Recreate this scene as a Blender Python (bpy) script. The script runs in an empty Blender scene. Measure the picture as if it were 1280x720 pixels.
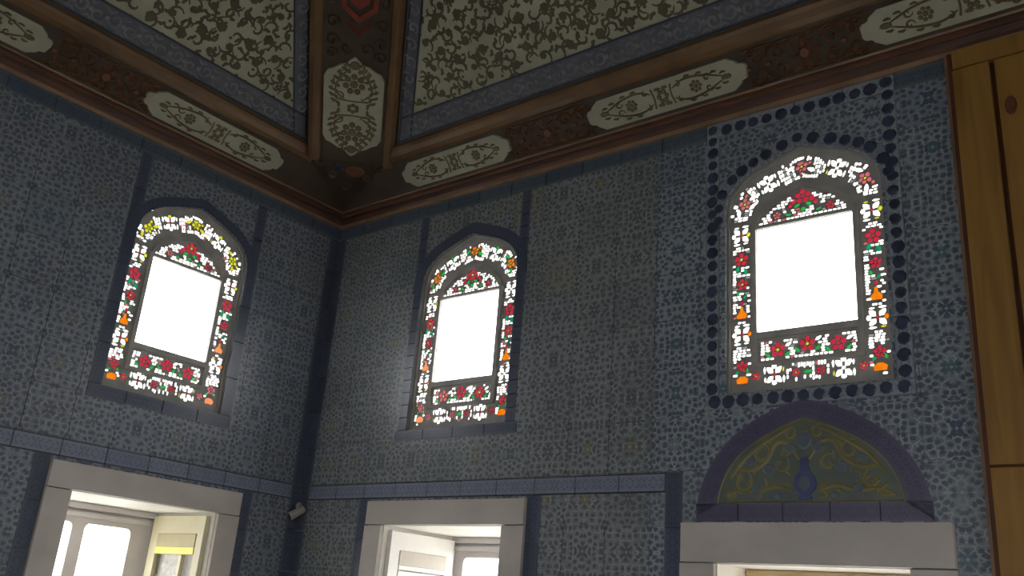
import bpy, bmesh, math, random
from mathutils import Vector, Matrix
from mathutils.geometry import delaunay_2d_cdt
random.seed(7)
S2 = math.sqrt(2)
scene = bpy.context.scene
COL = scene.collection

# ------------------------------------------------------------------ camera
cam_d = bpy.data.cameras.new('camera')
cam = bpy.data.objects.new('camera', cam_d); COL.objects.link(cam); scene.camera = cam
cam_d.sensor_fit = 'HORIZONTAL'; cam_d.sensor_width = 36.0
cam_d.lens = 1159.6 * 36.0 / 1280.0
cam_d.clip_start = 0.05
yaw, pitch, roll = (math.radians(a) for a in (-39.812, 19.712, 4.669))
fw = Vector((math.sin(yaw)*math.cos(pitch), math.cos(yaw)*math.cos(pitch), math.sin(pitch)))
rt = Vector((math.cos(yaw), -math.sin(yaw), 0)); up = rt.cross(fw)
r2 = math.cos(roll)*rt + math.sin(roll)*up
u2 = -math.sin(roll)*rt + math.cos(roll)*up
def frame_matrix(o, x, y, z):
    return Matrix(((x[0], y[0], z[0], o[0]), (x[1], y[1], z[1], o[1]), (x[2], y[2], z[2], o[2]), (0, 0, 0, 1)))
cam.matrix_world = frame_matrix((4.684, -3.749, 1.6), r2, u2, -fw)

# ------------------------------------------------------------------ sky, daylight, exposure
w = bpy.data.worlds.new('overcast_sky'); scene.world = w; w.use_nodes = True
bg = w.node_tree.nodes['Background']
bg.inputs[0].default_value = (0.97, 0.98, 1.0, 1); bg.inputs[1].default_value = 10.5
def area(name, loc, direction, sx, sy, power, color=(1, 1, 1)):
    d = bpy.data.lights.new(name, 'AREA'); d.shape = 'RECTANGLE'; d.size = sx; d.size_y = sy
    d.energy = power; d.color = color
    o = bpy.data.objects.new(name, d); COL.objects.link(o); o.location = loc
    o.rotation_euler = Vector(direction).to_track_quat('-Z', 'Z').to_euler()
    return o
DAY = (1.0, 0.97, 0.93)
# daylight of the windows in the two walls behind the camera
area('daylight', (6.93, -1.6, 1.5), (-1, 0, 0), 0.5, 1.4, 7.0, DAY)
area('daylight', (6.93, -4.4, 1.5), (-1, 0, 0), 0.5, 1.4, 7.0, DAY)
area('daylight', (1.6, -6.43, 1.5), (0, 1, 0), 0.5, 1.4, 7.0, DAY)
area('daylight', (4.6, -6.43, 1.5), (0, 1, 0), 0.5, 1.4, 7.0, DAY)
vs = scene.view_settings
scene.display_settings.display_device = 'sRGB'
vs.view_transform = 'Standard'; vs.look = 'None'; vs.exposure = 0.04; vs.gamma = 1.0; vs.use_curve_mapping = False

# ------------------------------------------------------------------ node helpers
class X:                                    # socket with operators
    def __init__(s, t, k): s.t, s.k = t, k
    def _m(s, op, *a):
        n = s.t.nodes.new('ShaderNodeMath'); n.operation = op
        for i, v in enumerate((s,) + a):
            if isinstance(v, X): s.t.links.new(v.k, n.inputs[i])
            else: n.inputs[i].default_value = v
        return X(s.t, n.outputs[0])
    def __add__(s, o): return s._m('ADD', o)
    def __sub__(s, o): return s._m('SUBTRACT', o)
    def __mul__(s, o): return s._m('MULTIPLY', o)
    def lt(s, o): return s._m('LESS_THAN', o)
    def gt(s, o): return s._m('GREATER_THAN', o)
    def abs(s): return s._m('ABSOLUTE')
    def sin(s): return s._m('SINE')
    def mx(s, o): return s._m('MAXIMUM', o)
    def fract(s): return s._m('FRACT')
    def step(s, e0, e1):
        n = s.t.nodes.new('ShaderNodeMapRange'); n.interpolation_type = 'SMOOTHSTEP'
        s.t.links.new(s.k, n.inputs[0]); n.inputs[1].default_value = e0; n.inputs[2].default_value = e1
        return X(s.t, n.outputs[0])
class Mat:
    def __init__(s, name, rough=0.5, spec=0.4, metal=0.0):
        s.m = bpy.data.materials.new(name); s.m.use_nodes = True; s.t = s.m.node_tree
        s.b = s.t.nodes['Principled BSDF']
        s.b.inputs['Roughness'].default_value = rough; s.b.inputs['Metallic'].default_value = metal
        s.b.inputs['Specular IOR Level'].default_value = spec
        s.tc = s.t.nodes.new('ShaderNodeTexCoord'); s.geo = s.t.nodes.new('ShaderNodeNewGeometry')
        s.oi = s.t.nodes.new('ShaderNodeObjectInfo')
    def uv(s):
        n = s.t.nodes.new('ShaderNodeSeparateXYZ'); s.t.links.new(s.tc.outputs['UV'], n.inputs[0])
        return X(s.t, n.outputs[0]), X(s.t, n.outputs[1])
    def rnd(s): return X(s.t, s.oi.outputs['Random'])
    def vec(s, x, y, z=0.0):
        n = s.t.nodes.new('ShaderNodeCombineXYZ')
        for i, v in enumerate((x, y, z)):
            if isinstance(v, X): s.t.links.new(v.k, n.inputs[i])
            else: n.inputs[i].default_value = v
        return n.outputs[0]
    def pos(s): return s.geo.outputs['Position']
    def scaled(s, v, sc):
        n = s.t.nodes.new('ShaderNodeMapping'); s.t.links.new(v, n.inputs[0]); n.inputs['Scale'].default_value = sc
        return n.outputs[0]
    def noise(s, v, scale, detail=2.0, dist=0.0):
        n = s.t.nodes.new('ShaderNodeTexNoise'); s.t.links.new(v, n.inputs['Vector'])
        n.inputs['Scale'].default_value = scale; n.inputs['Detail'].default_value = detail; n.inputs['Distortion'].default_value = dist
        return X(s.t, n.outputs['Fac'])
    def voro(s, v, scale, feature='F1', rand=1.0, feature2d=True):
        n = s.t.nodes.new('ShaderNodeTexVoronoi'); n.feature = feature; n.voronoi_dimensions = '2D' if feature2d else '3D'; s.t.links.new(v, n.inputs['Vector'])
        n.inputs['Scale'].default_value = scale; n.inputs['Randomness'].default_value = rand
        return X(s.t, n.outputs['Distance'])
    def mix(s, f, a, b):
        n = s.t.nodes.new('ShaderNodeMix'); n.data_type = 'RGBA'
        if isinstance(f, X): s.t.links.new(f.k, n.inputs[0])
        else: n.inputs[0].default_value = f
        for i, c in ((6, a), (7, b)):
            if isinstance(c, tuple): n.inputs[i].default_value = (*c[:3], 1)
            else: s.t.links.new(c, n.inputs[i])
        return n.outputs[2]
    def color(s, c):
        if isinstance(c, tuple): s.b.inputs['Base Color'].default_value = (*c[:3], 1)
        else: s.t.links.new(c, s.b.inputs['Base Color'])
        return s
    def bump(s, h, strength=0.3, dist=0.01):
        n = s.t.nodes.new('ShaderNodeBump'); n.inputs['Strength'].default_value = strength; n.inputs['Distance'].default_value = dist
        s.t.links.new(h.k, n.inputs['Height']); s.t.links.new(n.outputs[0], s.b.inputs['Normal'])
        return s
def mottled(name, a, b, scale=6.0, rough=0.6, bump=0.0, stretch=(1, 1, 1), detail=4.0, spec=0.4):
    k = Mat(name, rough, spec); f = k.noise(k.scaled(k.pos(), stretch), scale, detail)
    k.color(k.mix(f.step(0.3, 0.7), a, b))
    if bump: k.bump(k.noise(k.scaled(k.pos(), stretch), scale*8, 3), bump, 0.004)
    return k.m

def tile_material(name, pale, ground, dark, star, teal, warm, cells=6.0, dot=0.30):
    k = Mat(name, 0.30, 0.4); u, v = k.uv()
    fu, fv = (u - 0.5).abs(), (v - 0.5).abs()                      # four-fold symmetric glaze drawing
    rn = k.rnd()
    kind = (rn * 5.0)._m('FLOOR')                                   # several designs among the tiles
    wob = k.noise(k.vec(fu, fv, kind), 8.0, 1.0)
    p = k.vec(fu + (wob - 0.5) * 0.06 + kind * 0.37, fv * 1.1 + (wob - 0.5) * 0.05, 0.0)
    d = k.voro(p, cells, 'F1', 0.8)
    e = k.voro(p, cells, 'DISTANCE_TO_EDGE', 0.8)
    brk = k.noise(k.pos(), 30, 2)
    c = k.mix(k.noise(k.pos(), 2.2, 3.0).step(0.36, 0.66), ground, tuple(x*0.74 for x in ground))
    c = k.mix(e.step(0.12, 0.04) * (brk.step(0.30, 0.62) * 0.6 + 0.25), c, pale)      # pale stems between the buds
    c = k.mix(d.step(dot + 0.06, dot - 0.06) * (brk.step(0.25, 0.55) * 0.3 + 0.6), c, dark)
    r = (fu*fu + fv*fv)._m('SQRT')
    sc = k.mix((rn * 11.7).fract().gt(0.72), k.mix((rn * 5.3).fract().gt(0.6), star, teal), warm)
    c = k.mix(((fu - fv).abs().lt(0.028) * r.lt(0.17)) * 0.75, c, sc)     # crossed leaves
    petal = (fu._m('ARCTAN2', fv) * 8.0).sin() * 0.028 + 0.085
    c = k.mix(r.lt(petal) * 0.8, c, sc)
    c = k.mix(r.lt(0.028) * 0.7, c, pale)
    cu, cv = (fu - 0.5), (fv - 0.5)
    rc = (cu*cu + cv*cv)._m('SQRT')
    c = k.mix(rc.lt(0.085) * 0.7, c, dark)
    c = k.mix(rc.lt(0.035) * 0.6, c, pale)
    c = k.mix((rn * 7.3).fract().gt(0.85) * 0.22, c, sc)             # odd replaced tiles
    k.color(c)
    return k.m
M = {}
M['tile_grey'] = tile_material('glazed_tile_grey', (0.285, 0.305, 0.305), (0.170, 0.186, 0.197), (0.074, 0.084, 0.096), (0.080, 0.088, 0.098), (0.060, 0.110, 0.120), (0.185, 0.165, 0.095), 7.0, 0.27)
M['tile_blue'] = tile_material('glazed_tile_blue', (0.31, 0.345, 0.365), (0.190, 0.226, 0.262), (0.058, 0.072, 0.105), (0.045, 0.070, 0.120), (0.055, 0.115, 0.145), (0.16, 0.19, 0.20), 7.6, 0.32)
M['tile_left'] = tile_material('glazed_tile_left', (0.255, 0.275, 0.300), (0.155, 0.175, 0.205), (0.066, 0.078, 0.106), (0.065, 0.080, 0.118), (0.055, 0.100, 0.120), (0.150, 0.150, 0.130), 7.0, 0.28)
def border_material(name, a, b, c3, n=2.0):
    k = Mat(name, 0.3, 0.45); u, v = k.uv(); rn = k.rnd()
    fu = ((u * n).fract() - 0.5).abs(); fv = (v - 0.5).abs()
    d = k.voro(k.vec(fu, fv), 5.0, 'F1', 0.8)
    c = k.mix(d.step(0.36, 0.24) * 0.7, a, b)
    c = k.mix(fv.gt(0.42) * 0.9, c, c3)
    c = k.mix(rn.gt(0.75) * 0.3, c, b)
    k.color(c); return k.m
M['navy_border'] = border_material('navy_border_tile', (0.064, 0.078, 0.115), (0.036, 0.043, 0.070), (0.11, 0.125, 0.15))
M['band_border'] = border_material('lilac_border_tile', (0.170, 0.19, 0.245), (0.095, 0.11, 0.165), (0.016, 0.018, 0.026))
M['crest_border'] = border_material('crest_border_tile', (0.075, 0.10, 0.125), (0.035, 0.055, 0.10), (0.13, 0.15, 0.15), 3.0)
M['dot_ground'] = border_material('pale_border_tile', (0.23, 0.26, 0.29), (0.11, 0.135, 0.17), (0.17, 0.195, 0.225))
M['roundel'] = mottled('cobalt_roundel_glaze', (0.022, 0.028, 0.058), (0.042, 0.052, 0.092), 20, 0.35)
M['grout'] = mottled('grout', (0.16, 0.17, 0.175), (0.21, 0.215, 0.22), 10, 0.9)
M['marble'] = mottled('warm_grey_marble', (0.47, 0.43, 0.39), (0.39, 0.355, 0.32), 3.0, 0.45, 0.1, (1, 1, 1.6))
M['reveal'] = mottled('pale_limestone_reveal', (0.82, 0.79, 0.72), (0.75, 0.72, 0.65), 4.0, 0.6)
M['plaster'] = mottled('grey_window_plaster', (0.36, 0.345, 0.32), (0.28, 0.27, 0.25), 12, 0.85, 0.2)
M['white_wood'] = mottled('white_painted_wood', (0.60, 0.57, 0.56), (0.54, 0.51, 0.50), 5, 0.5)
M['pale_tan'] = mottled('pale_tan_paint', (0.56, 0.50, 0.43), (0.50, 0.45, 0.38), 5, 0.5)
M['olive_tan'] = mottled('olive_tan_paint', (0.40, 0.35, 0.17), (0.35, 0.30, 0.14), 5, 0.5)
M['glare_white_wood'] = mottled('glare_white_paint', (0.82, 0.80, 0.76), (0.77, 0.75, 0.71), 5, 0.5)  # white wood again, lightened so the colour carries the daylight glare
M['cream_wood'] = mottled('cream_painted_wood', (0.62, 0.58, 0.40), (0.55, 0.50, 0.33), 5, 0.5)
M['yellow_wood'] = mottled('yellow_painted_wood', (0.80, 0.68, 0.10), (0.72, 0.60, 0.08), 5, 0.45)
M['oak'] = mottled('pale_oak', (0.58, 0.43, 0.22), (0.48, 0.35, 0.16), 6, 0.5, 0.1, (1, 1, 8))
def timber():
    k = Mat('golden_brown_timber', 0.5, 0.3)
    g = k.noise(k.scaled(k.pos(), (14, 14, 0.9)), 1.6, 5, 0.6)
    c = k.mix(g.step(0.3, 0.75), (0.255, 0.138, 0.030), (0.17, 0.083, 0.019))
    c = k.mix(k.noise(k.scaled(k.pos(), (3, 3, 1.2)), 1.4, 2).step(0.45, 0.75) * 0.5, c, (0.32, 0.175, 0.036))
    k.color(c); k.bump(g, 0.12, 0.004); return k.m
M['timber'] = timber()
M['timber_dark'] = mottled('dark_groove_timber', (0.10, 0.028, 0.008), (0.07, 0.02, 0.006), 8, 0.6)
M['cornice_brown'] = mottled('red_brown_cornice_wood', (0.105, 0.044, 0.022), (0.065, 0.028, 0.016), 5, 0.45, 0.1, (1, 1, 4))
M['cornice_tan'] = mottled('tan_cornice_wood', (0.24, 0.145, 0.085), (0.16, 0.095, 0.055), 6, 0.5)
M['cornice_dark'] = mottled('dark_cornice_wood', (0.050, 0.022, 0.014), (0.034, 0.015, 0.01), 6, 0.5)
M['frieze'] = mottled('dark_painted_frieze', (0.052, 0.034, 0.019), (0.036, 0.022, 0.014), 5, 0.6)
M['carving'] = mottled('russet_carving_paint', (0.165, 0.060, 0.028), (0.105, 0.050, 0.024), 7, 0.55)
M['carving_olive'] = mottled('olive_carving_paint', (0.085, 0.062, 0.030), (0.06, 0.042, 0.022), 7, 0.55)
M['beam'] = mottled('gilded_brown_beam', (0.150, 0.085, 0.036), (0.098, 0.052, 0.024), 5, 0.4, 0.1)
M['cartouche'] = mottled('ivory_paint', (0.32, 0.312, 0.235), (0.27, 0.262, 0.195), 7, 0.6)
M['arabesque'] = mottled('olive_gilding', (0.125, 0.100, 0.048), (0.085, 0.07, 0.034), 14, 0.5)
M['ivory_field'] = mottled('ivory_ceiling_paint', (0.345, 0.335, 0.245), (0.27, 0.262, 0.19), 5, 0.7)
M['olive'] = mottled('olive_ceiling_paint', (0.085, 0.078, 0.042), (0.06, 0.054, 0.03), 10, 0.7)
M['blue_ceiling'] = mottled('slate_blue_ceiling_paint', (0.085, 0.092, 0.112), (0.064, 0.070, 0.088), 8, 0.6)
M['pale_blue'] = mottled('pale_blue_scroll_paint', (0.17, 0.175, 0.185), (0.13, 0.135, 0.145), 9, 0.6)
M['navy_paint'] = mottled('navy_line_paint', (0.022, 0.026, 0.038), (0.016, 0.02, 0.03), 9, 0.6)
M['red_paint'] = mottled('red_medallion_paint', (0.20, 0.034, 0.015), (0.14, 0.025, 0.012), 9, 0.55)
M['blue_paint'] = mottled('blue_corner_paint', (0.024, 0.024, 0.075), (0.018, 0.018, 0.05), 9, 0.55)
M['lun_border'] = border_material('violet_lunette_border', (0.085, 0.080, 0.135), (0.052, 0.052, 0.090), (0.10, 0.095, 0.14), 3.0)
M['lun_green'] = mottled('sage_lunette_glaze', (0.105, 0.125, 0.095), (0.080, 0.105, 0.105), 9, 0.35)
M['lun_yellow'] = mottled('ochre_lunette_glaze', (0.19, 0.165, 0.060), (0.14, 0.125, 0.055), 9, 0.35)
M['lun_blue'] = mottled('cobalt_lunette_glaze', (0.048, 0.050, 0.145), (0.065, 0.08, 0.17), 12, 0.3)
M['lun_pale'] = mottled('pale_lunette_glaze', (0.10, 0.135, 0.15), (0.085, 0.11, 0.14), 12, 0.3)
M['white_plastic'] = mottled('off_white_plastic', (0.31, 0.285, 0.265), (0.27, 0.25, 0.23), 8, 0.5)
M['black_plastic'] = mottled('black_plastic', (0.02, 0.02, 0.022), (0.015, 0.015, 0.017), 8, 0.3)
M['wall_paint'] = mottled('pale_wall_plaster', (0.30, 0.30, 0.30), (0.26, 0.26, 0.26), 2, 0.85)
M['floor'] = mottled('woven_floor_matting', (0.25, 0.21, 0.16), (0.20, 0.17, 0.13), 5, 0.8)
M['bounce_paving'] = mottled('soffit_bounce_paving', (0.74, 0.73, 0.69), (0.66, 0.65, 0.61), 1, 0.8)
def glass(name, col, gloss=0.02):
    m = bpy.data.materials.new(name); m.use_nodes = True; t = m.node_tree; t.nodes.clear()
    o = t.nodes.new('ShaderNodeOutputMaterial'); mx = t.nodes.new('ShaderNodeMixShader')
    tr = t.nodes.new('ShaderNodeBsdfTransparent'); gl = t.nodes.new('ShaderNodeBsdfGlossy')
    gl.inputs['Roughness'].default_value = 0.08
    tc = t.nodes.new('ShaderNodeTexCoord'); nz = t.nodes.new('ShaderNodeTexNoise'); nz.inputs['Scale'].default_value = 40
    t.links.new(tc.outputs['Object'], nz.inputs['Vector'])
    mr = t.nodes.new('ShaderNodeMix'); mr.data_type = 'RGBA'; t.links.new(nz.outputs['Fac'], mr.inputs[0])
    mr.inputs[6].default_value = (*(c*0.75 for c in col), 1); mr.inputs[7].default_value = (*(min(1, c*1.15) for c in col), 1)
    t.links.new(mr.outputs[2], tr.inputs[0])
    mx.inputs[0].default_value = gloss
    t.links.new(tr.outputs[0], mx.inputs[1]); t.links.new(gl.outputs[0], mx.inputs[2]); t.links.new(mx.outputs[0], o.inputs[0])
    return m
# (every pane has two faces, so light is tinted twice)
G = {'clear': glass('clear_glass', (0.95, 0.95, 0.95)), 'white': glass('white_glass', (0.62, 0.62, 0.59)),
     'dim': glass('pale_grey_glass', (0.18, 0.18, 0.17)), 'red': glass('ruby_glass', (0.255, 0.050, 0.074)),
     'green': glass('green_glass', (0.055, 0.215, 0.085)), 'teal': glass('emerald_glass', (0.035, 0.185, 0.115)),
     'orange': glass('amber_glass', (0.32, 0.158, 0.026)), 'yellow': glass('yellow_glass', (0.28, 0.275, 0.055)),
     'pink': glass('rose_glass', (0.26, 0.125, 0.130))}

# ------------------------------------------------------------------ object helpers
def link(name, data, parent=None, mw=None):
    o = bpy.data.objects.new(name, data); COL.objects.link(o)
    if parent: o.parent = parent
    if mw is not None: o.matrix_local = mw
    return o
def tag(o, label=None, cat=None, group=None, kind=None):
    if label: o['label'] = label
    if cat: o['category'] = cat
    if group: o['group'] = group
    if kind: o['kind'] = kind
    return o
class MB:
    """collects geometry in local (u, v, n) coordinates and links it as one mesh"""
    def __init__(s): s.v, s.f, s.uv, s.mi = [], [], [], []
    def face(s, pts, uv=None, mi=0):
        i = len(s.v); s.v += [tuple(p) for p in pts]; s.f.append(tuple(range(i, i+len(pts))))
        s.uv.append(uv or [(p[0], p[1]) for p in pts]); s.mi.append(mi)
    def prism(s, poly, n0, n1, mi=0, uvf=None, back=True, inset=0.0):
        """extrude a counter-clockwise (u, v) polygon from n0 to n1; inset gives a bevelled front edge"""
        k = len(poly)
        if area2(poly) < 0: poly = poly[::-1]
        if inset:
            cx = sum(p[0] for p in poly)/k; cy = sum(p[1] for p in poly)/k
            R = max(math.hypot(p[0]-cx, p[1]-cy) for p in poly); q = 1 - inset/max(R, 1e-6)
            top = [(cx+(p[0]-cx)*q, cy+(p[1]-cy)*q) for p in poly]
        else: top = poly
        uvf = uvf or (lambda p: (p[0], p[1]))
        s.face([(p[0], p[1], n1) for p in top], [uvf(p) for p in top], mi)
        for i in range(k):
            a, b, c, d = poly[i], poly[(i+1) % k], top[(i+1) % k], top[i]
            s.face([(a[0], a[1], n0), (b[0], b[1], n0), (c[0], c[1], n1), (d[0], d[1], n1)], [uvf(a), uvf(b), uvf(c), uvf(d)], mi)
        if back: s.face([(p[0], p[1], n0) for p in poly[::-1]], [uvf(p) for p in poly[::-1]], mi)
    def box(s, u0, u1, v0, v1, n0, n1, mi=0, inset=0.0, uvf=None, back=True):
        s.prism([(u0, v0), (u1, v0), (u1, v1), (u0, v1)], n0, n1, mi, uvf, back, inset)
    def slab(s, vs_, fs, n0, n1, uvf=None, back=False, mi=0):
        """extrude a triangulated flat region (may have holes)"""
        uvf = uvf or (lambda p: (p[0], p[1])); ed = {}
        for f in fs:
            s.face([(*vs_[i], n1) for i in f], [uvf(vs_[i]) for i in f], mi)
            if back: s.face([(*vs_[i], n0) for i in f[::-1]], None, mi)
            for i in range(len(f)):
                a, b = f[i], f[(i+1) % len(f)]
                if (b, a) in ed: del ed[(b, a)]
                else: ed[(a, b)] = 1
        for a, b in ed:
            A, B = vs_[a], vs_[b]
            s.face([(*A, n0), (*B, n0), (*B, n1), (*A, n1)], [uvf(A), uvf(B), uvf(B), uvf(A)], mi)
    def ribbon(s, pts, wd, n0, n1, taper=True, mi=0):
        """raised stroke along a polyline with a ridged cross-section"""
        k = len(pts)
        L, R, T = [], [], []
        for i, p in enumerate(pts):
            a, b = pts[max(0, i-1)], pts[min(k-1, i+1)]
            dx, dy = b[0]-a[0], b[1]-a[1]; l = math.hypot(dx, dy) or 1
            h = wd/2 * ((0.35 + 0.65*math.sin(math.pi*min(1, max(0, (i+0.4)/(k-0.2))))) if taper else 1)
            L.append((p[0]-dy/l*h, p[1]+dx/l*h, n0)); R.append((p[0]+dy/l*h, p[1]-dx/l*h, n0)); T.append((p[0], p[1], n1))
        for i in range(k-1):
            s.face([R[i], R[i+1], T[i+1], T[i]], None, mi); s.face([T[i], T[i+1], L[i+1], L[i]], None, mi)
    def dome(s, c, ru, rv, n0, n1, seg=8, mi=0, rot=0.0):
        P = [(c[0]+ru*math.cos(rot+2*math.pi*i/seg), c[1]+rv*math.sin(rot+2*math.pi*i/seg)) for i in range(seg)]
        s.prism(P, n0, n1, mi, back=False, inset=min(ru, rv)*0.3)
    def mesh(s, name, mats):
        me = bpy.data.meshes.new(name); me.from_pydata(s.v, [], s.f)
        ul = me.uv_layers.new(name='UVMap')
        flat = [c for fc in s.uv for p in fc for c in p]
        ul.data.foreach_set('uv', flat)
        for m in (mats if isinstance(mats, (list, tuple)) else [mats]): me.materials.append(m)
        me.polygons.foreach_set('material_index', s.mi)
        bm = bmesh.new(); bm.from_mesh(me); bmesh.ops.remove_doubles(bm, verts=bm.verts, dist=1e-5)
        bm.to_mesh(me); bm.free()
        return me
    def build(s, name, mats, parent=None, mw=None): return link(name, s.mesh(name, mats), parent, mw)
def area2(P): return sum(P[i][0]*P[(i+1) % len(P)][1]-P[(i+1) % len(P)][0]*P[i][1] for i in range(len(P)))/2
def cut(outer, holes):
    """triangulate outer minus holes -> (verts, faces)"""
    polys = [outer if area2(outer) > 0 else outer[::-1]] + [h if area2(h) > 0 else h[::-1] for h in holes]
    V, F = [], []
    for P in polys:
        F.append(list(range(len(V), len(V)+len(P)))); V += [Vector(p) for p in P]
    if len(holes) > 40: return cut_many(V, F, polys)
    vo, eo, fo, ov, oe, of = delaunay_2d_cdt(V, [], F, 1, 1e-5)
    fs = [tuple(f) for f, o in zip(fo, of) if 0 in o and len(o) == 1]
    return [(v.x, v.y) for v in vo], fs
def inside(p, P):
    r = False
    for (x0, y0), (x1, y1) in zip(P, P[1:]+P[:1]):
        if (y0 > p[1]) != (y1 > p[1]) and p[0] < (x1-x0)*(p[1]-y0)/(y1-y0)+x0: r = not r
    return r
def cut_many(V, F, polys, cell=0.03):
    vo, eo, fo, *_ = delaunay_2d_cdt(V, [(f[i], f[(i+1) % len(f)]) for f in F for i in range(len(f))], [], 0, 1e-6)
    grid = {}
    for P in polys[1:]:
        x0, x1, y0, y1 = bb(P)
        for i in range(math.floor(x0/cell), math.floor(x1/cell)+1):
            for j in range(math.floor(y0/cell), math.floor(y1/cell)+1): grid.setdefault((i, j), []).append(P)
    vs_ = [(v.x, v.y) for v in vo]; out = []
    for f in fo:
        c = (sum(vs_[i][0] for i in f)/len(f), sum(vs_[i][1] for i in f)/len(f))
        if inside(c, polys[0]) and not any(inside(c, P) for P in grid.get((math.floor(c[0]/cell), math.floor(c[1]/cell)), ())): out.append(tuple(f))
    return vs_, out
def farea(vs_, fs): return sum(abs(area2([vs_[i] for i in f])) for f in fs)
def bb(P): return min(p[0] for p in P), max(p[0] for p in P), min(p[1] for p in P), max(p[1] for p in P)
def rect(u0, u1, v0, v1): return [(u0, v0), (u1, v0), (u1, v1), (u0, v1)]
def circ(c, r, n=8, rot=0.0, rv=None): return [(c[0]+r*math.cos(rot+2*math.pi*i/n), c[1]+(rv or r)*math.sin(rot+2*math.pi*i/n)) for i in range(n)]
def spiral(c, r, turns, a0, sgn=1, n=14):
    return [(c[0]+r*(1-0.82*i/n)*math.cos(a0+sgn*turns*2*math.pi*i/n), c[1]+r*(1-0.82*i/n)*math.sin(a0+sgn*turns*2*math.pi*i/n)) for i in range(n+1)]
def smooth(pts, it=2):
    for _ in range(it):
        q = [pts[0]]
        for a, b in zip(pts, pts[1:]):
            q += [(a[0]*.75+b[0]*.25, a[1]*.75+b[1]*.25), (a[0]*.25+b[0]*.75, a[1]*.25+b[1]*.75)]
        pts = q + [pts[-1]]
    return pts
def offset(pts, d):
    out = []
    for i, p in enumerate(pts):
        a, b = pts[max(0, i-1)], pts[min(len(pts)-1, i+1)]
        dx, dy = b[0]-a[0], b[1]-a[1]; l = math.hypot(dx, dy)
        out.append((p[0]+dy/l*d, p[1]-dx/l*d))
    return out
FR = frame_matrix((0, 0, 0), (1, 0, 0), (0, 0, 1), (0, -1, 0))      # right wall: u = x, v = z, n into the room
FL = frame_matrix((0, 0, 0), (0, 1, 0), (0, 0, 1), (1, 0, 0))       # left wall:  u = y, v = z
def at(Fm, u, v, n=0.0): return Fm @ Matrix.Translation((u, v, n))

# ------------------------------------------------------------------ openings
HALF_ARCH = smooth([(0.366, 0.84), (0.366, 0.90), (0.350, 0.980), (0.275, 1.056), (0.165, 1.103), (0.0, 1.158)], 2)
def mirror(half): return half + [(-x, y) for x, y in half[-2::-1]]
ARCH_TOP = mirror(HALF_ARCH)                                         # from right spring over the apex to left spring
OUTLINE = [(-0.366, 0.0), (0.366, 0.0)] + ARCH_TOP
def shift(P, u, v): return [(p[0]+u, p[1]+v) for p in P]
ARCHES = {'left': [(-1.045, 2.597)], 'right': [(1.223, 2.587), (3.222, 2.630)]}
LOW = {'left': [dict(o=(-1.445, -0.580, 0.55, 2.050), f=(-1.577, -0.440, 0.42, 2.180))],
       'right': [dict(o=(0.765, 1.638, 0.55, 2.055), f=(0.634, 1.778, 0.42, 2.185)),
                 dict(o=(2.810, 3.607, 0.55, 1.900), f=(2.648, 3.770, 0.42, 2.065))]}
LUN = mirror(smooth([(0.495, 0.0), (0.49, 0.08), (0.455, 0.20), (0.36, 0.335), (0.215, 0.435), (0.075, 0.49), (0.0, 0.505)], 2))
LUN_AT = (3.210, 2.072)
THICK = 0.045
TOPZ = 5.8

# ------------------------------------------------------------------ walls with tiles
def wall(name, Fm, ext, side):
    b = MB()
    holes = [shift(OUTLINE, *a) for a in ARCHES[side]] + [rect(*d['o']) for d in LOW[side]]
    b.slab(*cut(rect(*ext), holes), -THICK, 0.0, None, True)
    o = b.build(name, M['grout'], None, Fm); tag(o, kind='structure'); return o
wall_right = wall('wall_right', FR, (0.0, 7.0, 0.0, TOPZ), 'right')
wall_left = wall('wall_left', FL, (-6.5, 0.0, 0.0, TOPZ), 'left')

T = 0.24; GAP = 0.0006; TH = 0.007
full_tile = {}
def tile_mesh(mat):
    if mat not in full_tile:
        b = MB(); b.box(GAP, T-GAP, GAP, T-GAP, 0.0, TH, 0, 0.002, lambda p: (p[0]/T, p[1]/T), False)
        full_tile[mat] = b.mesh('tile', M[mat])
    return full_tile[mat]
def lay_tiles(parent, u0, u1, v0, v1, matf, keep, stuff=False):
    keepb = [(k, bb(k)) for k in keep]
    bulk = MB() if stuff else None; bulkm = None
    nu, nv = math.ceil((u1-u0)/T - 1e-6), math.ceil((v1-v0)/T - 1e-6)
    for j in range(nv):
        for i in range(nu):
            a, c = u0+i*T, v0+j*T
            a1, c1 = min(a+T, u1), min(c+T, v1)
            ks = [k for k, (x0, x1, y0, y1) in keepb if x0 < a1 and x1 > a and y0 < c1 and y1 > c]
            mat = matf(a+T/2)
            uvf = lambda p, a=a, c=c: ((p[0]-a)/T, (p[1]-c)/T)
            if stuff:
                if not ks: bulk.box(a+GAP, a1-GAP, c+GAP, c1-GAP, 0.0, TH, 0, 0.002, uvf, False)
                else:
                    vv, ff = cut(rect(a+GAP, a1-GAP, c+GAP, c1-GAP), ks); bulk.slab(vv, ff, 0.0, TH, uvf)
                bulkm = mat; continue
            if not ks and a1-a > T-1e-4 and c1-c > T-1e-4:
                link('tile', tile_mesh(mat), parent, Matrix.Translation((a, c, 0))); continue
            vv, ff = cut(rect(a+GAP, a1-GAP, c+GAP, c1-GAP), ks) if ks else (rect(a+GAP, a1-GAP, c+GAP, c1-GAP), [(0, 1, 2, 3)])
            if not ff or farea(vv, ff) < 0.0008: continue
            m = MB(); m.slab([(p[0]-a, p[1]-c) for p in vv], ff, 0.0, TH, lambda p: (p[0]/T, p[1]/T))
            m.build('tile', M[mat], parent, Matrix.Translation((a, c, 0)))
    if stuff and bulk.f: tag(bulk.build('tiling', M[bulkm], parent), kind='stuff')
strip_cache = {}
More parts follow.
